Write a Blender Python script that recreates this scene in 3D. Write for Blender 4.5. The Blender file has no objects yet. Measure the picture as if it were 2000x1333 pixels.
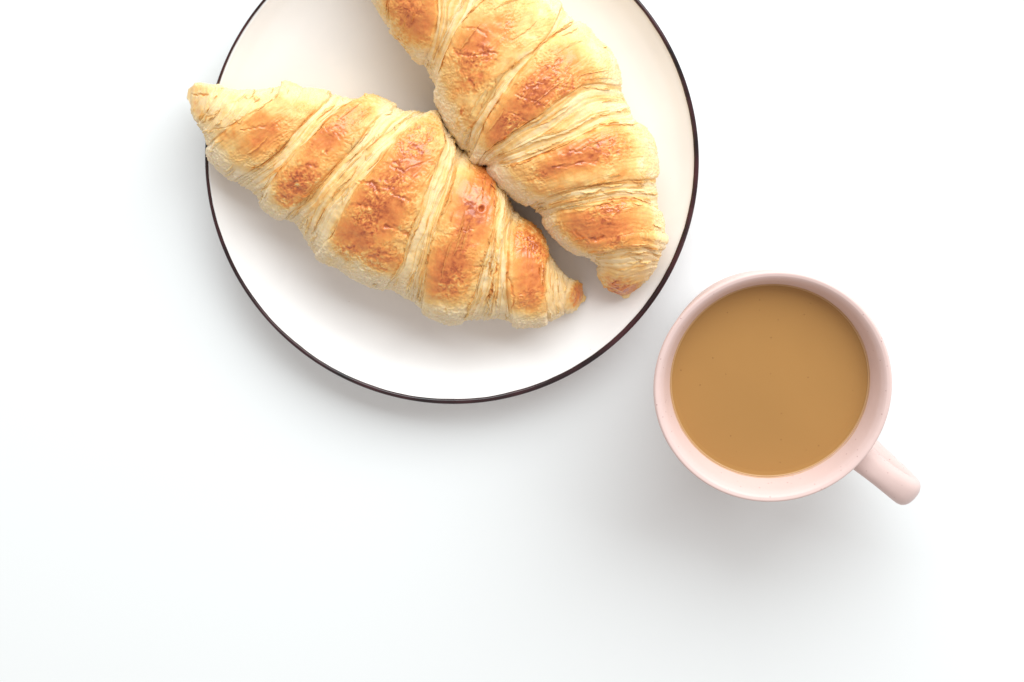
import bpy, math
import numpy as np
from mathutils import Vector

S = bpy.context.scene
COL = S.collection
R = math.radians

# ------------------------------------------------------------------ camera
CAM_H, TILT, FPX = 0.92, R(13.0), 4150.0      # height over the table, lean off plumb, focal length / 2000 px
cam_d = bpy.data.cameras.new('camera')
cam = bpy.data.objects.new('camera', cam_d); COL.objects.link(cam)
cam.location = (0, 0, CAM_H); cam.rotation_euler = (-TILT, 0, 0)
cam_d.sensor_width = 36.0; cam_d.lens = 36.0 * FPX / 2000.0
cam_d.clip_start = 0.01; cam_d.clip_end = 50
S.camera = cam

# ------------------------------------------------------------------ light
W = bpy.data.worlds.new('World'); S.world = W; W.use_nodes = True
bg = W.node_tree.nodes['Background']
bg.inputs[0].default_value = (1.0, 0.94, 0.905, 1); bg.inputs[1].default_value = 0.585

def area(name, loc, target, sx, sy, power, col):
    l = bpy.data.lights.new(name, 'AREA'); l.shape = 'RECTANGLE'; l.size = sx; l.size_y = sy
    l.energy = power; l.color = col
    o = bpy.data.objects.new(name, l); COL.objects.link(o); o.location = loc
    o.rotation_euler = (Vector(target) - Vector(loc)).to_track_quat('-Z', 'Y').to_euler()
    return o
area('window_light', (0.46, 1.12, 1.18), (0.02, -0.15, 0.0), 2.4, 1.3, 54.5, (0.915, 0.98, 1.0))

S.view_settings.view_transform = 'Standard'; S.view_settings.look = 'None'
S.view_settings.exposure = 0.0; S.view_settings.gamma = 1.0
S.cycles.max_bounces = 6

# ------------------------------------------------------------------ helpers
cT, sT = math.cos(TILT), math.sin(TILT)
def world_at(px, py, z):
    """plan position of something seen at (px, py) in the 2000 px photograph that stands z above the table"""
    a = (np.asarray(px, float) - 1000.0) / FPX
    b = -(np.asarray(py, float) - 666.5) / FPX
    dx = a; dy = b * cT - sT; dz = -b * sT - cT
    k = (np.asarray(z, float) - CAM_H) / dz
    return dx * k, dy * k

def link(name, me, mat, parent=None):
    o = bpy.data.objects.new(name, me); COL.objects.link(o)
    if mat: me.materials.append(mat)
    if parent: o.parent = parent
    return o

def grid_mesh(name, V, F, smooth=True):
    me = bpy.data.meshes.new(name)
    V = np.ascontiguousarray(V, np.float32); F = np.ascontiguousarray(F, np.int32)
    me.vertices.add(len(V)); me.vertices.foreach_set('co', V.ravel())
    n = len(F)
    me.loops.add(n * 4); me.loops.foreach_set('vertex_index', F.ravel())
    me.polygons.add(n)
    me.polygons.foreach_set('loop_start', np.arange(n, dtype=np.int32) * 4)
    me.polygons.foreach_set('loop_total', np.full(n, 4, np.int32))
    me.polygons.foreach_set('use_smooth', np.full(n, smooth))
    me.update(calc_edges=True)
    return me

def lathe(name, prof, n=192):
    """closed or open profile [(r, z)] spun round z"""
    prof = np.array(prof); m = len(prof)
    a = np.arange(n) * 2 * math.pi / n
    V = np.stack([prof[:, None, 0] * np.cos(a), prof[:, None, 0] * np.sin(a), np.repeat(prof[:, 1:2], n, 1)], -1).reshape(-1, 3)
    i = np.arange(m - 1)[:, None]; j = np.arange(n)[None]
    F = np.stack([i * n + j, i * n + (j + 1) % n, (i + 1) * n + (j + 1) % n, (i + 1) * n + j], -1).reshape(-1, 4)
    return grid_mesh(name, V, F)

def smooth_prof(pts, k=6):
    """Catmull-Rom through profile points"""
    P = np.array(pts, float); P = np.vstack([2 * P[0] - P[1], P, 2 * P[-1] - P[-2]])
    out = []
    for i in range(1, len(P) - 2):
        for u in np.arange(k) / k:
            out.append(0.5 * (2 * P[i] + (P[i+1] - P[i-1]) * u + (2 * P[i-1] - 5 * P[i] + 4 * P[i+1] - P[i+2]) * u**2
                              + (3 * P[i] - P[i-1] - 3 * P[i+1] + P[i+2]) * u**3))
    out.append(P[-2]); return np.array(out)

def empty(name, loc, label, cat, group=None):
    o = bpy.data.objects.new(name, None); COL.objects.link(o); o.location = loc
    o['label'] = label; o['category'] = cat
    if group: o['group'] = group
    o.empty_display_size = 0.02
    return o

# numpy gradient noise -------------------------------------------------
_rng = np.random.RandomState(7)
_perm = np.tile(_rng.permutation(256), 3)
_grad = _rng.normal(size=(256, 3)); _grad /= np.linalg.norm(_grad, axis=1)[:, None]
def noise3(x, y, z, seed=0):
    x = np.asarray(x, float) + seed * 17.13; y = np.asarray(y, float) + seed * 5.71; z = np.asarray(z, float) + 0 * x + seed * 9.37
    xi = np.floor(x).astype(int); yi = np.floor(y).astype(int); zi = np.floor(z).astype(int)
    xf, yf, zf = x - xi, y - yi, z - zi
    xi &= 255; yi &= 255; zi &= 255
    u, v, w = (f * f * f * (f * (f * 6 - 15) + 10) for f in (xf, yf, zf))
    out = 0
    for dx in (0, 1):
        for dy in (0, 1):
            for dz in (0, 1):
                h = _perm[_perm[_perm[(xi + dx) & 255] + ((yi + dy) & 255)] + ((zi + dz) & 255)]
                g = _grad[h]
                d = g[..., 0] * (xf - dx) + g[..., 1] * (yf - dy) + g[..., 2] * (zf - dz)
                out = out + (u if dx else 1 - u) * (v if dy else 1 - v) * (w if dz else 1 - w) * d
    return out * 1.6
def fbm(x, y, z, o=3, seed=0):
    r = 0; a = 1
    for k in range(o):
        r = r + a * noise3(x * 2**k, y * 2**k, z * 2**k, seed + k); a *= 0.5
    return r
def sst(a, b, x):
    x = np.clip((x - a) / (b - a), 0, 1); return x * x * (3 - 2 * x)

# ------------------------------------------------------------------ materials
def new_mat(name):
    m = bpy.data.materials.new(name); m.use_nodes = True
    nt = m.node_tree; b = nt.nodes['Principled BSDF']; return m, nt, b
def N(nt, typ, **kw):
    n = nt.nodes.new(typ)
    for k, v in kw.items():
        if k in n.inputs: n.inputs[k].default_value = v
        else: setattr(n, k, v)
    return n

def mat_table():
    m, nt, b = new_mat('white_tabletop')
    tc = N(nt, 'ShaderNodeTexCoord'); n = N(nt, 'ShaderNodeTexNoise', Scale=3.0, Detail=3.0)
    nt.links.new(tc.outputs['Object'], n.inputs['Vector'])
    r = N(nt, 'ShaderNodeValToRGB'); r.color_ramp.elements[0].color = (0.82, 0.842, 0.848, 1); r.color_ramp.elements[1].color = (0.832, 0.85, 0.855, 1)
    nt.links.new(n.outputs['Fac'], r.inputs[0]); nt.links.new(r.outputs[0], b.inputs['Base Color'])
    n2 = N(nt, 'ShaderNodeTexNoise', Scale=900.0, Detail=2.0); nt.links.new(tc.outputs['Object'], n2.inputs['Vector'])
    bp = N(nt, 'ShaderNodeBump', Strength=0.05, Distance=0.0002); nt.links.new(n2.outputs['Fac'], bp.inputs['Height'])
    nt.links.new(bp.outputs[0], b.inputs['Normal'])
    b.inputs['Roughness'].default_value = 0.42; b.inputs['Specular IOR Level'].default_value = 0.3
    return m

def speckle(nt, b, base, spot, scale, size, keep, nscale=35.0, amp=0.045, bump=0.0):
    """ceramic colour with a scatter of fine specks"""
    tc = N(nt, 'ShaderNodeTexCoord')
    v = N(nt, 'ShaderNodeTexVoronoi', Scale=scale); nt.links.new(tc.outputs['Object'], v.inputs['Vector'])
    lt = N(nt, 'ShaderNodeMath', operation='LESS_THAN'); lt.inputs[1].default_value = size
    nt.links.new(v.outputs['Distance'], lt.inputs[0])
    sep = N(nt, 'ShaderNodeSeparateColor'); nt.links.new(v.outputs['Color'], sep.inputs[0])
    k = N(nt, 'ShaderNodeMath', operation='LESS_THAN'); k.inputs[1].default_value = keep
    nt.links.new(sep.outputs[0], k.inputs[0])
    mu = N(nt, 'ShaderNodeMath', operation='MULTIPLY'); nt.links.new(lt.outputs[0], mu.inputs[0]); nt.links.new(k.outputs[0], mu.inputs[1])
    no = N(nt, 'ShaderNodeTexNoise', Scale=nscale, Detail=4.0, Distortion=0.8); nt.links.new(tc.outputs['Object'], no.inputs['Vector'])
    r = N(nt, 'ShaderNodeValToRGB')
    r.color_ramp.elements[0].color = tuple(c * (1 - amp) for c in base) + (1,); r.color_ramp.elements[1].color = tuple(min(1, c * (1 + amp)) for c in base) + (1,)
    nt.links.new(no.outputs['Fac'], r.inputs[0])
    mx = N(nt, 'ShaderNodeMix', data_type='RGBA'); nt.links.new(mu.outputs[0], mx.inputs[0])
    nt.links.new(r.outputs[0], mx.inputs[6]); mx.inputs[7].default_value = spot + (1,)
    nt.links.new(mx.outputs[2], b.inputs['Base Color'])
    if bump:
        nb = N(nt, 'ShaderNodeTexNoise', Scale=70.0, Detail=3.0); nt.links.new(tc.outputs['Object'], nb.inputs['Vector'])
        bp = N(nt, 'ShaderNodeBump', Strength=bump, Distance=0.0015); nt.links.new(nb.outputs['Fac'], bp.inputs['Height']); nt.links.new(bp.outputs[0], b.inputs['Normal'])

def mat_mug():
    m, nt, b = new_mat('pink_stoneware')
    speckle(nt, b, (0.71, 0.53, 0.495), (0.46, 0.29, 0.27), 760.0, 0.20, 0.09, 35.0, 0.045, 0.22)
    b.inputs['Roughness'].default_value = 0.42; b.inputs['Specular IOR Level'].default_value = 0.4
    return m
def mat_plate():
    m, nt, b = new_mat('cream_glaze')
    speckle(nt, b, (0.865, 0.845, 0.838), (0.6, 0.52, 0.47), 500.0, 0.08, 0.01)
    b.inputs['Roughness'].default_value = 0.38; b.inputs['Specular IOR Level'].default_value = 0.35
    return m
def mat_rim():
    m, nt, b = new_mat('dark_rim_glaze')
    tc = N(nt, 'ShaderNodeTexCoord'); n = N(nt, 'ShaderNodeTexNoise', Scale=60.0, Detail=4.0); nt.links.new(tc.outputs['Object'], n.inputs['Vector'])
    r = N(nt, 'ShaderNodeValToRGB'); r.color_ramp.elements[0].color = (0.006, 0.003, 0.004, 1); r.color_ramp.elements[1].color = (0.055, 0.014, 0.018, 1)
    r.color_ramp.elements[0].position = 0.35; r.color_ramp.elements[1].position = 0.7
    nt.links.new(n.outputs['Fac'], r.inputs[0]); nt.links.new(r.outputs[0], b.inputs['Base Color'])
    b.inputs['Roughness'].default_value = 0.16
    return m
def mat_coffee():
    m, nt, b = new_mat('milky_coffee')
    speckle(nt, b, (0.395, 0.202, 0.063), (0.24, 0.11, 0.035), 380.0, 0.10, 0.16, 18.0, 0.06)
    b.inputs['Roughness'].default_value = 0.3; b.inputs['Specular IOR Level'].default_value = 0.25
    b.inputs['Subsurface Weight'].default_value = 0.05; b.inputs['Subsurface Radius'].default_value = (0.004, 0.002, 0.001)
    b.inputs['Subsurface Scale'].default_value = 1.0
    return m

def mat_pastry():
    m, nt, b = new_mat('baked_pastry')
    tc = N(nt, 'ShaderNodeTexCoord')
    at = N(nt, 'ShaderNodeAttribute', attribute_name='bake')
    n1 = N(nt, 'ShaderNodeTexNoise', Scale=900.0, Detail=5.0, Roughness=0.6); nt.links.new(tc.outputs['Object'], n1.inputs['Vector'])
    n2 = N(nt, 'ShaderNodeTexNoise', Scale=210.0, Detail=4.0, Roughness=0.6); nt.links.new(tc.outputs['Object'], n2.inputs['Vector'])
    s1 = N(nt, 'ShaderNodeMath', operation='MULTIPLY_ADD'); nt.links.new(n1.outputs['Fac'], s1.inputs[0]); s1.inputs[1].default_value = 0.22; s1.inputs[2].default_value = -0.11
    s2 = N(nt, 'ShaderNodeMath', operation='MULTIPLY_ADD'); nt.links.new(n2.outputs['Fac'], s2.inputs[0]); s2.inputs[1].default_value = 0.30; s2.inputs[2].default_value = -0.15
    ad = N(nt, 'ShaderNodeMath', operation='ADD'); nt.links.new(s1.outputs[0], ad.inputs[0]); nt.links.new(s2.outputs[0], ad.inputs[1])
    am = N(nt, 'ShaderNodeMath', operation='MULTIPLY_ADD'); nt.links.new(at.outputs['Fac'], am.inputs[0]); am.inputs[1].default_value = 0.9; am.inputs[2].default_value = 0.28
    mu = N(nt, 'ShaderNodeMath', operation='MULTIPLY'); nt.links.new(ad.outputs[0], mu.inputs[0]); nt.links.new(am.outputs[0], mu.inputs[1])
    v = N(nt, 'ShaderNodeMath', operation='ADD', use_clamp=True); nt.links.new(at.outputs['Fac'], v.inputs[0]); nt.links.new(mu.outputs[0], v.inputs[1])
    r = N(nt, 'ShaderNodeValToRGB'); cr = r.color_ramp
    stops = [(0.0, (0.85, 0.725, 0.545)), (0.16, (0.885, 0.69, 0.405)), (0.34, (0.865, 0.545, 0.20)), (0.54, (0.79, 0.345, 0.085)),
             (0.74, (0.72, 0.235, 0.055)), (0.90, (0.60, 0.16, 0.035)), (1.0, (0.42, 0.085, 0.02))]
    cr.elements[0].position, cr.elements[0].color = 0.0, stops[0][1] + (1,)
    cr.elements[1].position, cr.elements[1].color = 1.0, stops[-1][1] + (1,)
    for p, c in stops[1:-1]:
        e = cr.elements.new(p); e.color = c + (1,)
    nt.links.new(v.outputs[0], r.inputs[0]); nt.links.new(r.outputs[0], b.inputs['Base Color'])
    # browned crust is glazed with egg, pale dough is dull
    rr = N(nt, 'ShaderNodeMapRange'); rr.inputs[1].default_value = 0.2; rr.inputs[2].default_value = 0.8; rr.inputs[3].default_value = 0.62; rr.inputs[4].default_value = 0.34
    nt.links.new(at.outputs['Fac'], rr.inputs[0]); nt.links.new(rr.outputs[0], b.inputs['Roughness'])
    sp = N(nt, 'ShaderNodeMapRange'); sp.inputs[1].default_value = 0.2; sp.inputs[2].default_value = 0.8; sp.inputs[3].default_value = 0.3; sp.inputs[4].default_value = 0.6
    nt.links.new(at.outputs['Fac'], sp.inputs[0]); nt.links.new(sp.outputs[0], b.inputs['Specular IOR Level'])
    ct = N(nt, 'ShaderNodeMapRange'); ct.inputs[1].default_value = 0.3; ct.inputs[2].default_value = 0.75; ct.inputs[3].default_value = 0.0; ct.inputs[4].default_value = 0.45
    nt.links.new(at.outputs['Fac'], ct.inputs[0]); nt.links.new(ct.outputs[0], b.inputs['Coat Weight']); b.inputs['Coat Roughness'].default_value = 0.16
    bp = N(nt, 'ShaderNodeBump', Strength=0.35, Distance=0.00035); nt.links.new(n1.outputs['Fac'], bp.inputs['Height'])
    nt.links.new(bp.outputs[0], b.inputs['Normal'])
    b.inputs['Subsurface Weight'].default_value = 0.18; b.inputs['Subsurface Radius'].default_value = (0.0022, 0.0012, 0.0005)
    b.inputs['Subsurface Scale'].default_value = 1.0
    return m

# ------------------------------------------------------------------ the table
me = grid_mesh('tabletop', [(-1.5, -1.5, 0), (1.5, -1.5, 0), (1.5, 1.2, 0), (-1.5, 1.2, 0)], [[0, 1, 2, 3]], False)
o = link('tabletop', me, mat_table()); o['kind'] = 'structure'; o['label'] = 'smooth white tabletop'

# ------------------------------------------------------------------ plate
PZ = 0.018
PX, PY = world_at(883, 323, PZ); PR = 0.1054
plate = empty('plate', (PX, PY, 0), 'round cream plate with a thin dark brown rim under two croissants', 'plate')
inner = smooth_prof([(0.0001, 0.0042), (0.03, 0.0042), (0.052, 0.0045), (0.072, 0.0058), (0.086, 0.0085), (0.095, 0.0122), (0.1008, 0.0162), (0.1030, 0.0181)])
outer = smooth_prof([(0.1030, 0.0181), (0.10385, 0.0178), (0.1036, 0.0168), (0.1005, 0.0120), (0.094, 0.0050), (0.086, 0.0014), (0.070, 0.0008), (0.064, 0.0003), (0.060, 0.0012), (0.03, 0.0016), (0.0001, 0.0016)])
pm = lathe('dish', np.vstack([inner, outer[1:]]) * np.array([1.0083, 1.0]))
link('dish', pm, mat_plate(), plate)
a = np.linspace(0, 2 * math.pi, 17)
ring = np.stack([PR - 0.00095 + 0.00112 * np.cos(a), PZ + 0.0002 + 0.0009 * np.sin(a)], 1)[::-1]
rm = lathe('rim', ring, 360)
co = np.zeros(len(rm.vertices) * 3, np.float32); rm.vertices.foreach_get('co', co); co = co.reshape(-1, 3)
ang = np.arctan2(co[:, 1], co[:, 0]); rr_ = np.hypot(co[:, 0], co[:, 1]); c_r = PR - 0.00095; c_z = PZ + 0.0002
wv = 0.80 + 0.30 * np.cos(ang + 0.9) + 0.07 * noise3(np.cos(ang) * 5, np.sin(ang) * 5, 0, 3) + 0.04 * noise3(np.cos(ang) * 22, np.sin(ang) * 22, 0, 4)
nr_ = c_r + (rr_ - c_r) * wv + 0.0010 - 0.00125 * wv + 0.00018
co[:, 0], co[:, 1] = np.cos(ang) * nr_, np.sin(ang) * nr_
rm.vertices.foreach_set('co', co.ravel()); rm.update()
link('rim', rm, mat_rim(), plate)['label'] = 'thin dark brown glazed rim'
_pr = inner[:, 0]; _pz = inner[:, 1]
def plate_height(x, y):
    r = np.hypot(np.asarray(x) - PX, np.asarray(y) - PY)
    return np.interp(r, np.append(_pr, [0.1045, 0.1065, 0.118]), np.append(_pz, [0.0192, 0.0185, 0.012]))

# ------------------------------------------------------------------ mug and coffee
MZ = 0.080
MX, MY = world_at(1510, 759, MZ)
mug = empty('mug', (MX, MY, 0), 'pale pink speckled stoneware mug with a stubby handle, full of milky coffee', 'mug')
outer = smooth_prof([(0.0001, 0.0022), (0.018, 0.0022), (0.0215, 0.0004), (0.0245, 0.0006), (0.0285, 0.004), (0.0340, 0.014), (0.0390, 0.030), (0.0430, 0.048), (0.0463, 0.066), (0.0484, 0.0768), (0.0487, 0.0788), (0.0480, 0.0799), (0.0466, 0.0797)])
inner = smooth_prof([(0.0466, 0.0797), (0.0454, 0.0786), (0.0438, 0.076), (0.0411, 0.0685), (0.0395, 0.058), (0.035, 0.040), (0.028, 0.014), (0.016, 0.007), (0.0001, 0.006)])
mm = mat_mug()
link('body', lathe('body', np.vstack([outer, inner[1:]])), mm, mug)
# handle: a C of oval section in the vertical plane through the mug's axis
hx, hy = world_at(1790, 972, 0.050)
hd = Vector((hx - MX, hy - MY, 0)).normalized(); hs = Vector((-hd.y, hd.x, 0))
path = smooth_prof([(0.0446, 0.0655), (0.0520, 0.0664), (0.0600, 0.0662), (0.0700, 0.0635), (0.0785, 0.0575), (0.0805, 0.0470), (0.0765, 0.0370), (0.0650, 0.0290), (0.0500, 0.0245), (0.0360, 0.0230)], 8)
tan = np.gradient(path, axis=0); tan /= np.linalg.norm(tan, axis=1)[:, None]
nrm = np.stack([-tan[:, 1], tan[:, 0]], 1)
k = 28; V = []
for i, (p, n_) in enumerate(zip(path, nrm)):
    u = i / (len(path) - 1); wd = 0.0057 + 0.0008 * math.cos(2 * math.pi * u) ** 2; th = 0.0048 + 0.0010 * abs(2 * u - 1) ** 3
    for j in range(k):
        a = 2 * math.pi * j / k
        c, s_ = math.cos(a), math.sin(a)
        c = math.copysign(abs(c) ** 0.85, c); s_ = math.copysign(abs(s_) ** 0.85, s_)
        q = p + n_ * th * s_
        w = hd * q[0] + hs * (wd * c); V.append((w.x, w.y, q[1]))
m_ = len(path); i = np.arange(m_ - 1)[:, None]; j = np.arange(k)[None]
F = np.stack([i * k + j, (i + 1) * k + j, (i + 1) * k + (j + 1) % k, i * k + (j + 1) % k], -1).reshape(-1, 4)
link('handle', grid_mesh('handle', V, F), mm, mug)

CZ = 0.0678
# thin brown ring on the inner wall just above the coffee
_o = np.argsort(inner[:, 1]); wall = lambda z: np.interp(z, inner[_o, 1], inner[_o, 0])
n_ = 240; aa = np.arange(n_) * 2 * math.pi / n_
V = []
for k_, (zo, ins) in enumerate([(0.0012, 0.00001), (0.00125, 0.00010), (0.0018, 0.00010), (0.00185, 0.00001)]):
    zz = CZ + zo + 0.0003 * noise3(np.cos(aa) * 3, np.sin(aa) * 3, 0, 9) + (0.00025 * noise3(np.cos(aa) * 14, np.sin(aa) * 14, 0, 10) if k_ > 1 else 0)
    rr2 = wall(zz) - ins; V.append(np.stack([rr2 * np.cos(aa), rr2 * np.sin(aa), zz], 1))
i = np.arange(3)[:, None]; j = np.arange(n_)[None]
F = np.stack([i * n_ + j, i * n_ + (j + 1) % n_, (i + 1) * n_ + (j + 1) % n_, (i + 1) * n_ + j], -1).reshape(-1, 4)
st_, nt, b = new_mat('ring_brown'); b.inputs['Base Color'].default_value = (0.60, 0.37, 0.22, 1); b.inputs['Roughness'].default_value = 0.5
link('wall_ring', grid_mesh('wall_ring', np.concatenate(V), F), st_, mug)
rc = 0.0415
prof = smooth_prof([(0.0001, CZ), (0.01, CZ), (0.02, CZ), (0.03, CZ), (0.038, CZ + 0.00002), (rc - 0.0022, CZ + 0.00008), (rc - 0.0010, CZ + 0.0003), (rc - 0.0002, CZ + 0.0009)], 4)
prof = np.vstack([prof, [(rc - 0.0004, CZ - 0.004), (0.0001, CZ - 0.0041)]])
cf = link('coffee', lathe('coffee', prof), mat_coffee()); cf.location = (MX, MY, 0)
cf['label'] = 'milky brown coffee with a still surface filling the pink mug'; cf['category'] = 'coffee'

a = np.linspace(0, 2 * math.pi, 9)
fr = np.stack([rc - 0.00060 + 0.00045 * np.cos(a), CZ + 0.00055 + 0.00030 * np.sin(a)], 1)[::-1]
fm_, nt, b = new_mat('milk_film'); b.inputs['Base Color'].default_value = (0.50, 0.29, 0.13, 1); b.inputs['Roughness'].default_value = 0.4
link('milk_film', lathe('milk_film', fr), fm_, cf)
# ------------------------------------------------------------------ croissants
def resample(poly, n):
    P = np.array(poly, float); d = np.append(0, np.cumsum(np.hypot(*np.diff(P, axis=0).T)))
    u = np.linspace(0, d[-1], n); return np.stack([np.interp(u, d, P[:, 0]), np.interp(u, d, P[:, 1])], 1)
def on_outline(poly, pt):
    """arc length along the outline of the point nearest to pt"""
    P = np.array(poly, float); d = np.append(0, np.cumsum(np.hypot(*np.diff(P, axis=0).T)))
    best = (1e9, 0)
    for i in range(len(P) - 1):
        e = P[i+1] - P[i]; L = e @ e; t = np.clip((np.array(pt) - P[i]) @ e / L, 0, 1)
        q = P[i] + e * t; dd = np.hypot(*(q - pt))
        if dd < best[0]: best = (dd, d[i] + t * math.sqrt(L))
    return best[1]
def at_len(poly, u):
    P = np.array(poly, float); d = np.append(0, np.cumsum(np.hypot(*np.diff(P, axis=0).T)))
    return np.stack([np.interp(u, d, P[:, 0]), np.interp(u, d, P[:, 1])], -1)

def croissant(label, edge0, edge1, ribs, kinds, heights, blobs, sil, seed, pmat, cuts=()):
    """edge0 / edge1: the two long sides of the outline, tip to tip.  ribs: the seams that cross it, edge0 to edge1.
    kinds: what lies between rib i and i+1 (c crust, b laminated band, t tip).  heights: top of the body at each rib (m above its bed)."""
    nr = len(ribs)
    l0 = np.array([on_outline(edge0, r[0]) for r in ribs]); l1 = np.array([on_outline(edge1, r[-1]) for r in ribs])
    l0 = np.maximum.accumulate(l0 + np.arange(nr) * 1e-3); l1 = np.maximum.accumulate(l1 + np.arange(nr) * 1e-3)
    RN = 41; tt = np.linspace(0, 1, RN)
    bends = []
    for i, r in enumerate(ribs):
        a0, a1 = at_len(edge0, l0[i]), at_len(edge1, l1[i])
        P = np.vstack([[a0], np.array(r, float)[1:-1].reshape(-1, 2), [a1]])
        Q = smooth_prof(P, 10) if len(P) > 2 else P
        Q = resample(Q, RN)
        bends.append(Q - (a0[None] * (1 - tt[:, None]) + a1[None] * tt[:, None]))
    bends = np.array(bends)
    # rows
    sig = []
    for i in range(nr - 1):
        L = max(abs(l0[i+1] - l0[i]), abs(l1[i+1] - l1[i]), 8); n = int(max(4, L / 1.15))
        sig.append(i + np.arange(n) / n)
    sig = np.append(np.concatenate(sig), nr - 1.0); ns = len(sig)
    i0 = np.minimum(sig.astype(int), nr - 2); f = sig - i0
    NT, NU = 340, 44
    th = np.concatenate([np.linspace(0, math.pi, NT, endpoint=False), np.linspace(math.pi, 2 * math.pi, NU, endpoint=False)])
    nt_ = len(th); top = th < math.pi
    t = (1 - np.cos(th)) / 2
    E0 = at_len(edge0, np.interp(sig, np.arange(nr), l0)); E1 = at_len(edge1, np.interp(sig, np.arange(nr), l1))
    B = bends[i0] * (1 - f)[:, None, None] + bends[i0 + 1] * f[:, None, None]          # ns,RN,2
    bx = np.stack([np.interp(t, tt, B[a, :, 0]) for a in range(ns)]); by = np.stack([np.interp(t, tt, B[a, :, 1]) for a in range(ns)])
    px = E0[:, None, 0] * (1 - t) + E1[:, None, 0] * t + bx
    py = E0[:, None, 1] * (1 - t) + E1[:, None, 1] * t + by
    # heights along the body, rounded off at both ends
    h = np.interp(sig, np.arange(nr), heights)
    kk = np.hanning(61); kk /= kk.sum(); h = np.convolve(np.pad(h, 30, mode='edge'), kk, 'valid')
    mid = np.stack([px[:, NT // 2], py[:, NT // 2]], 1); arc = np.append(0, np.cumsum(np.hypot(*np.diff(mid, axis=0).T)))
    endd = np.minimum(arc, arc[-1] - arc); rnd = np.sqrt(np.clip(1 - (1 - np.clip(endd / 55.0, 0, 1)) ** 2, 0, 1))
    h = h * (0.25 + 0.75 * rnd)
    cx, cy = world_at(mid[:, 0], mid[:, 1], 0.02)
    bed = np.maximum.reduce([plate_height(cx, cy), plate_height(*world_at(E0[:, 0] * .75 + mid[:, 0] * .25, E0[:, 1] * .75 + mid[:, 1] * .25, .015)),
                             plate_height(*world_at(E1[:, 0] * .75 + mid[:, 0] * .25, E1[:, 1] * .75 + mid[:, 1] * .25, .015))])
    kk = np.hanning(121); kk /= kk.sum(); bed = np.maximum(np.convolve(np.pad(bed, 60, mode='edge'), kk, 'valid'), bed) + 0.0004
    zs = bed + h * sil; zt = bed + h
    # ends lift a little off the plate so that they round off below as well
    zb = bed + (1 - rnd) * h * 0.35
    sn = np.sin(th)
    Z = np.where(sn >= 0, zs[:, None] + (zt - zs)[:, None] * np.abs(sn) ** 0.86, zs[:, None] - (zs - zb)[:, None] * np.minimum(1, 1.25 * np.abs(sn)) ** 0.7)
    ZZ = np.where(top[None], Z, zs[:, None])
    X, Y = world_at(px, py, ZZ)
    # undersides draw in towards the footprint
    und = np.where(top, 0, np.minimum(1, 1.25 * np.abs(sn)) ** 1.2)
    mx, my = X[:, NT // 2][:, None], Y[:, NT // 2][:, None]
    X = X + (mx - X) * 0.10 * und; Y = Y + (my - Y) * 0.10 * und
    P = np.stack([X, Y, Z], -1)
    # base normals
    dS = np.gradient(P, axis=0); dT = (np.roll(P, -1, 1) - np.roll(P, 1, 1))
    Nn = np.cross(dT, dS); ln = np.linalg.norm(Nn, axis=2, keepdims=True); Nn /= np.maximum(ln, 1e-12)
    cen = P.mean(1, keepdims=True)
    if (Nn * (P - cen)).sum() < 0: Nn = -Nn
    # surface coordinates in mm
    mmP = P * 1000
    xm, ym, zm = mmP[..., 0], mmP[..., 1], mmP[..., 2]
    V_ = np.cumsum(np.concatenate([np.zeros((ns, 1)), np.linalg.norm(np.diff(mmP, axis=1), axis=2)], 1), 1)
    V_ = V_ - V_[:, NT // 2][:, None]
    PXPM = 4.75
    Lint = np.stack([np.hypot(*( (at_len(edge0, l0[i+1]) * (1 - t)[:, None] + at_len(edge1, l1[i+1]) * t[:, None] + np.stack([np.interp(t, tt, bends[i+1][:, 0]), np.interp(t, tt, bends[i+1][:, 1])], 1))
                               - (at_len(edge0, l0[i]) * (1 - t)[:, None] + at_len(edge1, l1[i]) * t[:, None] + np.stack([np.interp(t, tt, bends[i][:, 0]), np.interp(t, tt, bends[i][:, 1])], 1))).T)
                     for i in range(nr - 1)]) / PXPM                              # interval width in mm at each column
    Lint = np.maximum(Lint, 0.6)
    Lr = Lint[i0]
    Smm = i0[:, None] * 31.7 + f[:, None] * Lr
    nb_ = np.round(sig)[:, None] * 4.3
    # wobble of the seams
    wob = 0.75 * noise3(V_ * 0.14, nb_, 0, seed) + 0.32 * noise3(V_ * 0.5, nb_, 0, seed + 3)
    wob = wob * np.clip(Lr / 4, 0, 1)
    q = np.clip(f[:, None] + wob / Lr, 0, 1)
    dl = q * Lr; dr = (1 - q) * Lr; dm = np.minimum(dl, dr)
    kindr = np.array([kinds[i] for i in i0])
    crust = (kindr == 'c')[:, None] * np.ones((1, nt_)); band = (kindr == 'b')[:, None] * np.ones((1, nt_)); tip = (kindr == 't')[:, None] * np.ones((1, nt_))
    side = np.abs(np.cos(th))[None] * np.ones((ns, 1))                              # 0 on the crown, 1 at the silhouette
    bid = i0[:, None] * 3.7
    # ---- relief in mm
    D = np.zeros((ns, nt_))
    dome = 1 - (2 * q - 1) ** 4
    D += crust * (0.95 * sst(0, 0.8, dm) + 1.5 * dome * np.clip(Lr / 9, 0.3, 1))
    # laminated bands: thin sheets, each ending in its own ragged edge
    Sx = Smm + 0.5 * noise3(V_ * 0.10, Smm * 0.12, bid, seed + 5) + 0.18 * noise3(V_ * 0.45, Smm * 0.3, bid, seed + 6)
    sheet = Sx * 0.40 + 0.9 * noise3(Sx * 0.33, bid, V_ * 0.02, seed + 7) + 0.5 * noise3(V_ * 0.05, bid, Smm * 0.05, seed + 42)
    sheeti = np.floor(sheet)
    saw = sheet - np.floor(sheet)
    lam = sst(0, 0.14, saw) * (1 - 0.85 * saw)
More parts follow.
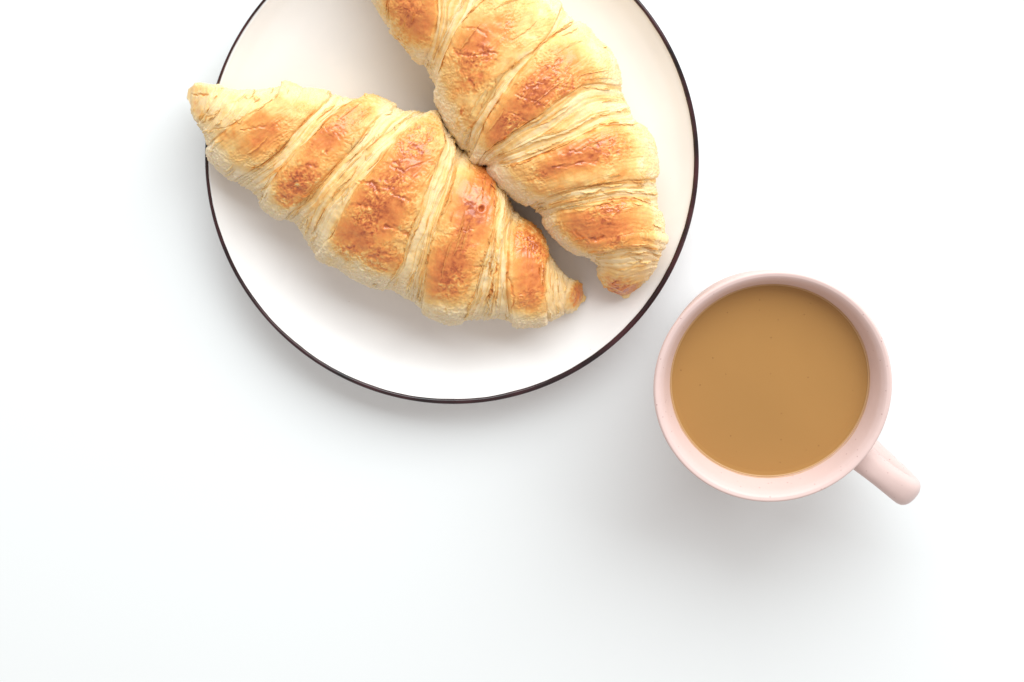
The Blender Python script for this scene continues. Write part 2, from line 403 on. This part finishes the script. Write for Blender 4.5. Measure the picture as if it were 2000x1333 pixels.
    Sy = Sx + 1.1 * noise3(xm * 0.13, ym * 0.13, zm * 0.13, seed + 41)
    fib = 1 - np.abs(noise3(Sy * 0.8, V_ * 0.045, bid, seed + 8)) * 2
    fib2 = noise3(Sy * 2.3, V_ * 0.10, bid, seed + 9)
    sag = -0.5 * np.sin(np.pi * q) * np.clip(Lr / 6, 0, 1.4)
    fm = 0.35 + 0.65 * sst(-0.2, 0.4, noise3(xm * 0.12, ym * 0.12, zm * 0.12, seed + 40))
    lam = lam * (0.45 + 0.9 * np.abs(noise3(sheeti * 0.77, V_ * 0.06, bid, seed + 43)) * 1.6)
    D += band * (0.66 * lam + (0.12 * fib + 0.10 * fib2) * fm + sag)
    D += tip * (0.35 * lam * np.clip(dm, 0, 1) + 0.20 * fib + 0.06 * fib2 - 0.35 * (1 - sst(0, 0.7, dm)))
    # crust: stretched smooth skin with areas of crinkle
    crk = sst(-0.35, 0.25, fbm(xm * 0.075, ym * 0.075, zm * 0.05, 2, seed + 11))
    w1 = fbm(xm * 0.30, ym * 0.30, zm * 0.30, 2, seed + 12)
    rid = 1 - np.abs(noise3(xm * 0.42 + 0.9 * w1, ym * 0.42 + 0.9 * w1, zm * 0.42, seed + 13)) * 2.2
    rid2 = 1 - np.abs(noise3(xm * 0.95 + w1, ym * 0.95 + 0.6 * w1, zm * 0.95, seed + 14)) * 2.2
    blis = fbm(xm * 0.9, ym * 0.9, zm * 0.9, 2, seed + 15)
    D += crust * sst(0, 1.6, dm) * (crk * (0.22 * np.clip(rid, -0.6, 1) + 0.17 * rid2 + 0.12 * blis) + 0.10 * fib)
    # fine lines that follow the roll near the edges of every wrap
    edge = crust * np.exp(-dm / 1.8)
    D += edge * 0.22 * fib
    # whole-body unevenness, flaky sides
    D += 0.5 * fbm(xm * 0.07, ym * 0.07, zm * 0.07, 3, seed + 20) + 0.20 * fbm(xm * 0.28, ym * 0.28, zm * 0.28, 2, seed + 21)
    flk = noise3(xm * 0.55, ym * 0.55, zm * 1.3, seed + 22)
    D += sst(0.72, 0.97, side) * (0.45 * flk + 0.30 * (noise3(xm * 1.5, ym * 1.5, zm * 1.9, seed + 23)))
    cutk = np.zeros((ns, nt_))
    jx = px + 7 * noise3(xm * 0.17, ym * 0.17, 0, seed + 50) + 3.5 * noise3(xm * 0.6, ym * 0.6, 0, seed + 51)
    jy = py + 7 * noise3(xm * 0.17, ym * 0.17, 7, seed + 52) + 3.5 * noise3(xm * 0.6, ym * 0.6, 7, seed + 53)
    gap_ = np.clip(0.75 + 0.9 * noise3(xm * 0.35, ym * 0.35, 3, seed + 54), 0.1, 1.3)
    for pts, wd_, dp_, dk_ in cuts:                                                  # single cracks, folds and pits, each tinted darker along its groove
        dd = np.full((ns, nt_), 1e9); pts = np.array(pts, float)
        if len(pts) == 1: dd = np.hypot(px - pts[0, 0], py - pts[0, 1])
        else: wd_, dp_, dk_ = wd_ * 0.8, dp_ * 0.55 * gap_, dk_ * 0.6 * gap_
        for a_, b_ in zip(pts[:-1], pts[1:]):
            e_ = b_ - a_; u_ = np.clip(((jx - a_[0]) * e_[0] + (jy - a_[1]) * e_[1]) / (e_ @ e_), 0, 1)
            dd = np.minimum(dd, np.hypot(jx - a_[0] - e_[0] * u_, jy - a_[1] - e_[1] * u_))
        g_ = np.exp(-(dd / wd_) ** 2) * top[None]
        D -= dp_ * (g_ - 0.25 * np.exp(-((dd - 1.9 * wd_) / wd_) ** 2) * top[None]); cutk += dk_ * g_
    fade = np.clip(endd / 8, 0, 1)[:, None]
    D = D * (0.25 + 0.75 * fade)
    D = np.where(top[None], D, D * np.clip(1 - 2.2 * und[None], 0.0, 1))
    P = P + Nn * (D - 0.8)[..., None] * 0.001
    P[..., 2] = np.maximum(P[..., 2], (bed - 0.0002)[:, None] * np.ones((1, nt_)))
    # ---- baked tone (0 pale dough, 1 dark crust), with the cuts tinted darker
    nz = fbm(xm * 0.16, ym * 0.16, zm * 0.16, 3, seed + 30); nf = fbm(xm * 0.75, ym * 0.75, zm * 0.75, 3, seed + 31)
    bl = np.zeros((ns, nt_))
    for (x, y, rx, ry, ang, st) in blobs:
        ca, sa = math.cos(R(ang)), math.sin(R(ang))
        dx, dy = px - x, py - y
        u, v = (dx * ca + dy * sa) / rx, (-dx * sa + dy * ca) / ry
        d = np.sqrt(u * u + v * v) + 0.28 * nz
        bl = np.maximum(bl, st * (1 - sst(0.15, 1.38, d)))
    bl = bl * top[None]
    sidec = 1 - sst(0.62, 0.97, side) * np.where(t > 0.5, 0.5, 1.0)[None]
    streak = sst(-0.05, 0.5, noise3(Sx * 0.55, V_ * 0.022, bid, seed + 44))
    spill = np.exp(-dm / 1.3) * sst(-0.2, 0.5, noise3(V_ * 0.12, Sx * 0.3, bid, seed + 45))
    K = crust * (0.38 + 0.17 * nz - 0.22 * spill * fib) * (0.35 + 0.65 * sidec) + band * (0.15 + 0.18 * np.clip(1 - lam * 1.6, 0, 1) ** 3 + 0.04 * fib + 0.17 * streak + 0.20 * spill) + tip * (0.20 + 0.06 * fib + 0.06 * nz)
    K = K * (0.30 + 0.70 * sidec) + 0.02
    ex = crust * (0.25 + 0.75 * sst(0, 1.5, dm)) + band * 0.16 + tip * 0.85
    nm_ = fbm(xm * 0.34, ym * 0.34, zm * 0.34, 3, seed + 32)
    mott = 0.88 + (0.25 + 0.75 * crk) * (0.60 * nm_ + 0.65 * nf - 0.20 * (rid - 0.3) - 0.12 * (rid2 - 0.3))
    K = K + bl * ex * np.clip(mott, -0.45, 1.6) * 0.62
    # toasted line on the very edge of each wrap
    K += crust * 0.20 * np.exp(-((dm - 0.25) / 0.35) ** 2) * (0.5 + noise3(V_ * 0.2, bid, 0, seed + 33)) * sidec
    K = K - crust * np.clip(bl, 0, 1) * crk * (0.16 * sst(0.25, 0.85, rid + 0.35 * nf) + 0.12 * sst(0.3, 0.9, rid2 + 0.3 * nf) - 0.10)
    K = np.clip(K + cutk, 0, 0.97)
    # ---- thin lifted sheets along the seams
    FV, FF, FK = [], [], []; rg = np.random.RandomState(seed + 77)
    rows_pos = Smm
    for _ in range(300):
        i_ = rg.randint(1, nr - 2); side_ = rg.rand()
        if kinds[i_] == 'c' and rg.rand() < 0.5: continue
        rws = np.where(i0 == i_)[0]
        if len(rws) < 8: continue
        r0 = rws[0] + (0 if side_ < 0.35 else rg.randint(0, len(rws))); ln_ = rg.randint(14, 60); c_ = rg.randint(10, NT - 10 - ln_)
        mmrow = max(0.05, np.linalg.norm(P[min(r0 + 4, ns - 1), c_ + ln_ // 2] - P[r0, c_ + ln_ // 2]) * 1000 / 4)
        w_ = int(np.clip(rg.uniform(0.6, 1.9) / mmrow, 3, 22)); sgn = 1 if rg.rand() < 0.5 else -1
        nw = 5; lift = rg.uniform(0.3, 1.0); base = len(FV)
        cc = np.arange(c_, c_ + ln_); e_ = np.sin(np.pi * (cc - c_ + 0.5) / ln_) ** 0.6
        jag = 0.65 + 0.5 * noise3(cc * 0.16, r0, 0, seed) + 0.25 * noise3(cc * 0.5, r0, 0, seed)
        ok = r0 - w_ * 1.6 > 3 and r0 + w_ * 1.6 < ns - 4
        if not ok: continue
        for k_ in range(nw):
            fr_ = k_ / (nw - 1); rr = r0 + sgn * fr_ * w_ * np.clip(jag, 0.2, 1.4) * e_; ra_ = np.floor(rr).astype(int); fq = (rr - ra_)[:, None]
            pos = P[ra_, cc] * (1 - fq) + P[ra_ + 1, cc] * fq
            pos = pos + Nn[ra_, cc] * ((0.03 + lift * fr_ ** 1.4 * e_ * (0.8 + 0.3 * jag)) * 0.001)[:, None]
            FV.extend(pos); FK.extend(K[ra_, cc] * 0.8 + 0.03 + 0.22 * fr_ ** 3)
        g = np.arange(nw - 1)[:, None] * ln_ + np.arange(ln_ - 1)[None] + base
        FF.append(np.stack([g, g + 1, g + ln_ + 1, g + ln_], -1).reshape(-1, 4))
    FV = np.array(FV); FK = np.array(FK); FF = np.concatenate(FF)
    # ---- meshes: one per wrap
    zc = float(bed.min())
    c0 = P.reshape(-1, 3).mean(0); root = empty('croissant', (c0[0], c0[1], zc), label, 'croissant', 'croissants on the plate')
    P = P - np.array([c0[0], c0[1], zc])
    fme = grid_mesh('flakes', FV - np.array([c0[0], c0[1], zc]), FF)
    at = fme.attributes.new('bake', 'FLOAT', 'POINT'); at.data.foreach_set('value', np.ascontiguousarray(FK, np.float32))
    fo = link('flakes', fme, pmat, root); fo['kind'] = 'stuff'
    so = fo.modifiers.new('thick', 'SOLIDIFY'); so.thickness = 0.00012; so.offset = 0
    segs = []; i = 0
    while i < nr - 1:
        j = i
        segs.append((i, j + 1)); i = j + 1
    for (a_, b_) in segs:
        ra = int(np.argmax(sig >= a_)); rb = int(np.argmax(sig >= b_ - 1e-9)) 
        sub = P[ra:rb + 1].reshape(-1, 3); n = rb - ra
        ii = np.arange(n)[:, None]; jj = np.arange(nt_)[None]
        Fq = np.stack([ii * nt_ + jj, ii * nt_ + (jj + 1) % nt_, (ii + 1) * nt_ + (jj + 1) % nt_, (ii + 1) * nt_ + jj], -1).reshape(-1, 4)
        kd = kinds[a_]
        nm = {'c': 'crust_wrap', 'b': 'dough_layer', 't': 'tip'}[kd]
        kv = K[ra:rb + 1].ravel()
        extraV, extraF = [], []
        V2 = sub
        if a_ == 0:
            cpt = sub[:nt_].mean(0, keepdims=True); V2 = np.vstack([V2, cpt]); kv = np.append(kv, kv[:nt_].mean()); ci = len(V2) - 1
            jj1 = np.arange(0, nt_, 2); Fq = np.vstack([Fq, np.stack([np.full_like(jj1, ci), (jj1 + 2) % nt_, (jj1 + 1) % nt_, jj1], 1)])
        if b_ == nr - 1:
            o0 = n * nt_; cpt = sub[o0:o0 + nt_].mean(0, keepdims=True); V2 = np.vstack([V2, cpt]); kv = np.append(kv, kv[o0:o0 + nt_].mean()); ci = len(V2) - 1
            jj1 = np.arange(0, nt_, 2); Fq = np.vstack([Fq, np.stack([np.full_like(jj1, ci), o0 + jj1, o0 + jj1 + 1, o0 + (jj1 + 2) % nt_], 1)])
        me = grid_mesh(nm, V2, Fq)
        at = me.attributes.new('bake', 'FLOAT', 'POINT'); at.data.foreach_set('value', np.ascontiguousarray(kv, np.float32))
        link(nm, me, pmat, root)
    return root

pastry = mat_pastry()

# croissant lying across the lower left of the plate
A_low = [(374,186),(367,196),(370,215),(380,236),(396,262),(402,284),(416,308),(430,326),(446,338),(460,356),(480,372),(500,384),(520,404),(548,424),(574,440),(590,458),(600,482),(618,500),(645,512),(668,520),(694,540),(730,556),(770,574),(800,590),(818,604),(850,620),(880,629),(920,630),(960,626),(990,630),(1010,634),(1044,632),(1078,630),(1098,620),(1120,612),(1134,598),(1141,584)]
A_up = [(372,180),(371,168),(380,161),(400,161),(430,163),(446,171),(480,174),(515,174),(540,168),(556,161),(574,170),(590,180),(620,182),(655,184),(690,188),(722,188),(738,196),(760,206),(794,213),(826,216),(850,222),(868,234),(884,254),(898,282),(912,304),(930,322),(955,338),(978,352),(992,372),(1000,400),(1008,428),(1030,440),(1050,456),(1064,476),(1078,500),(1090,520),(1104,536),(1114,542),(1128,546),(1138,556),(1142,572),(1141,584)]
A_ribs = [
 [(368,192),(371,184),(373,176)],
 [(384,244),(402,214),(420,188),(440,168)],
 [(404,286),(440,256),(490,222),(535,194),(548,165)],
 [(458,354),(500,328),(540,300),(575,262),(620,215),(650,184)],
 [(508,392),(536,346),(572,300),(608,268),(655,218),(716,188)],
 [(556,429),(606,380),(650,330),(700,278),(738,232),(776,209)],
 [(592,464),(614,410),(659,352),(702,308),(755,258),(812,215)],
 [(614,497),(650,452),(690,376),(738,318),(772,272),(816,233),(842,220)],
 [(752,566),(784,520),(800,462),(826,400),(852,326),(869,284),(867,250),(862,229)],
 [(790,585),(810,530),(828,474),(846,404),(878,340),(890,300),(887,259)],
 [(822,606),(828,560),(834,504),(850,450),(870,392),(890,330),(904,294)],
 [(906,630),(926,584),(940,530),(958,474),(967,420),(972,376),(966,344)],
 [(952,627),(962,570),(974,500),(982,440),(988,400),(984,360)],
 [(1000,632),(991,590),(990,530),(994,462),(1000,430),(1003,412)],
 [(1072,630),(1067,590),(1066,540),(1068,500),(1066,480)],
 [(1104,618),(1106,590),(1110,560),(1112,541)],
 [(1139,590),(1141,584),(1141,578)],
]
A_kinds = ['t','t','c','b','c','b','b','c','b','b','c','b','b','c','t','t']
A_h = [0.010,0.020,0.027,0.033,0.037,0.040,0.042,0.044,0.046,0.045,0.044,0.042,0.040,0.036,0.028,0.018,0.010]
A_blobs = [
 (520,262,52,30,-35,0.62),(500,235,35,20,-30,0.35),
 (590,350,66,34,-45,0.95),(640,272,70,34,-48,0.75),(700,215,55,25,-35,0.35),(560,372,40,20,-40,0.6),
 (745,400,105,62,-62,0.95),(800,310,75,46,-66,0.85),(700,460,60,50,-30,0.85),(745,500,50,35,20,0.65),(840,255,30,25,0,0.45),
 (925,410,100,48,-75,0.95),(950,350,45,38,60,1.0),(880,520,70,46,-68,0.95),(850,560,45,30,-60,0.5),
 (1034,480,60,38,-100,0.85),(1035,545,60,36,90,0.85),(1131,575,34,18,110,1.0),(384,172,22,12,0,0.35),(383,215,26,12,70,0.4)]
croissant('golden croissant lying across the plate, its pale left tip poking out over the rim', A_low, A_up, A_ribs, A_kinds, A_h, A_blobs, 0.42, 1, pastry, [
 ([(364,187),(384,185),(402,180)],2.6,1.3,0.35), ([(403,262),(441,248),(497,217)],2.2,0.6,0.12), ([(398,240),(430,215),(470,190)],2.0,0.5,0.10),
 ([(475,252),(500,246),(532,247)],2.5,0.7,0.2), ([(700,356),(722,358),(742,372)],4,1.3,0.4), ([(752,318),(790,332),(822,322),(850,310)],2.5,0.7,0.25),
 ([(735,362),(770,374),(800,392)],2.5,0.7,0.2), ([(758,436),(780,446),(798,462)],3.5,1.0,0.3), ([(683,404),(708,398),(730,404)],3,0.7,0.25),
 ([(939,409)],4,1.4,0.7), ([(924,516),(950,528),(925,538)],2.2,0.6,0.2), ([(958,520),(966,552),(958,580)],2.2,0.9,0.35), ([(995,545),(1000,580),(994,606)],2.5,0.9,0.3),
 ([(1050,570),(1052,578)],3,0.8,0.5), ([(968,470),(974,520),(962,570)],2,0.7,0.3), ([(876,440),(905,452),(925,448)],2,0.5,0.15),
 ([(590,330),(612,322),(628,330)],3,0.6,0.2), ([(655,262),(664,278)],2.5,0.5,0.05), ([(1120,556),(1130,580),(1122,600)],2.4,0.5,0.2)])

# croissant on the right, running out of the top of the picture
B_low = [(640,-190),(652,-160),(672,-120),(696,-80),(718,-40),(735,0),(744,14),(752,30),(762,44),(765,60),(785,72),(799,90),(810,108),(828,135),(841,158),(848,180),(854,198),(866,218),(876,243),(891,266),(902,286),(910,304),(922,320),(934,326),(946,325),(962,345),(985,365),(1008,383),(1030,399),(1053,419),(1075,446),(1098,469),(1120,487),(1143,505),(1165,518),(1165,536),(1176,556),(1194,573),(1212,581),(1224,580)]
B_up = [(642,-200),(665,-222),(700,-228),(760,-215),(840,-180),(920,-130),(1000,-62),(1069,0),(1098,13),(1118,32),(1143,58),(1163,83),(1183,100),(1199,127),(1210,157),(1222,182),(1231,206),(1242,229),(1258,258),(1271,285),(1280,330),(1285,367),(1288,412),(1289,440),(1288,456),(1292,464),(1297,468),(1293,474),(1293,498),(1288,514),(1280,532),(1266,550),(1244,567),(1232,577),(1224,580)]
B_ribs = [
 [(640,-192),(641,-196),(643,-201)],
 [(668,-128),(690,-160),(710,-190),(728,-222)],
 [(700,-72),(740,-110),(780,-150),(810,-192)],
 [(716,-44),(760,-70),(820,-110),(870,-160)],
 [(764,56),(760,30),(764,-10),(800,-70),(880,-110),(925,-125)],
 [(824,128),(838,100),(850,68),(856,30),(858,-10),(900,-60),(985,-75)],
 [(838,152),(850,110),(868,70),(895,20),(925,-20),(1015,-48)],
 [(850,184),(862,130),(884,70),(920,20),(960,-10),(1045,-20)],
 [(906,296),(916,262),(936,222),(960,184),(985,146),(1016,120),(1050,94),(1078,60),(1098,14)],
 [(916,312),(932,276),(950,232),(975,192),(1008,146),(1035,115),(1060,86),(1090,62),(1128,42)],
 [(930,324),(950,298),(980,276),(1015,252),(1046,232),(1080,208),(1114,184),(1150,166),(1216,168)],
 [(938,326),(970,306),(1010,290),(1050,272),(1090,262),(1130,244),(1170,222),(1232,208)],
 [(948,326),(1010,318),(1060,300),(1100,282),(1140,264),(1192,244),(1250,242)],
 [(1034,402),(1070,388),(1115,371),(1165,362),(1215,356),(1284,350)],
 [(1048,414),(1076,404),(1120,392),(1165,382),(1215,374),(1286,378)],
 [(1058,424),(1098,412),(1142,408),(1170,400),(1200,396),(1228,390),(1260,396),(1288,410)],
 [(1138,501),(1165,497),(1210,489),(1255,486),(1298,490)],
 [(1166,519),(1190,528),(1215,533),(1246,526),(1284,518)],
 [(1216,581),(1224,580),(1230,578)],
]
B_kinds = ['t','b','b','c','c','b','b','c','b','c','b','b','c','b','b','c','b','t']
B_h = [0.010,0.022,0.030,0.034,0.040,0.043,0.044,0.046,0.048,0.048,0.047,0.046,0.045,0.042,0.041,0.039,0.032,0.022,0.012]
B_blobs = [
 (812,40,62,52,-65,0.75),(800,0,60,40,-40,0.7),(790,95,45,25,60,0.4),
 (934,95,62,44,-60,0.85),(925,150,45,30,-50,0.55),(980,60,40,30,-40,0.5),(906,215,8,3,100,1.2),(900,240,40,16,-70,0.25),
 (1040,190,120,40,-48,0.9),(985,245,52,26,-60,1.0),(1090,130,50,38,-50,0.5),(1110,170,60,30,-25,0.6),
 (1140,300,90,32,-12,0.95),(1080,325,50,26,-20,0.65),(1180,280,50,24,-10,0.5),
 (1172,440,85,42,10,0.85),(1190,405,55,24,-10,0.7),(1110,430,40,24,30,0.4),
 (1210,570,56,24,5,1.15),(1180,548,20,20,0,0.5)]
croissant('golden croissant on the right of the plate, its top cut off, browned tip pointing down', B_low, B_up, B_ribs, B_kinds, B_h, B_blobs, 0.45, 41, pastry, [
 ([(907,212),(905,224)],2.6,0.9,0.5), ([(886,100),(915,112),(945,104),(972,108)],3,0.9,0.25), ([(925,118),(918,150),(925,172)],2.5,0.6,0.2),
 ([(905,54),(935,58),(955,72)],3,0.8,0.25), ([(1046,118),(1056,132)],2,0.6,0.2), ([(1010,182),(1040,196),(1064,212)],2.4,0.7,0.2),
 ([(985,210),(1010,222),(1030,236)],2.4,0.6,0.2), ([(1080,330),(1120,318),(1165,312)],3,0.8,0.3), ([(1100,300),(1140,288)],2.5,0.6,0.2),
 ([(1160,405),(1185,396),(1215,388),(1245,386)],2.6,1.0,0.3), ([(1100,402),(1135,384),(1180,378)],2.2,0.7,0.15), ([(1150,395),(1175,376),(1200,388)],2,0.6,0.15),
 ([(1155,462),(1168,466),(1178,460)],4,1.0,0.35), ([(1130,450),(1150,470),(1145,485)],2.4,0.6,0.2), ([(1192,556),(1202,557)],2.4,0.7,0.45),
 ([(1160,256),(1178,246),(1200,240),(1232,240)],2.6,0.9,0.25), ([(1175,232),(1186,215),(1205,207)],2.0,0.6,0.15), ([(1195,508),(1225,502),(1250,508)],2.2,0.6,0.1)])
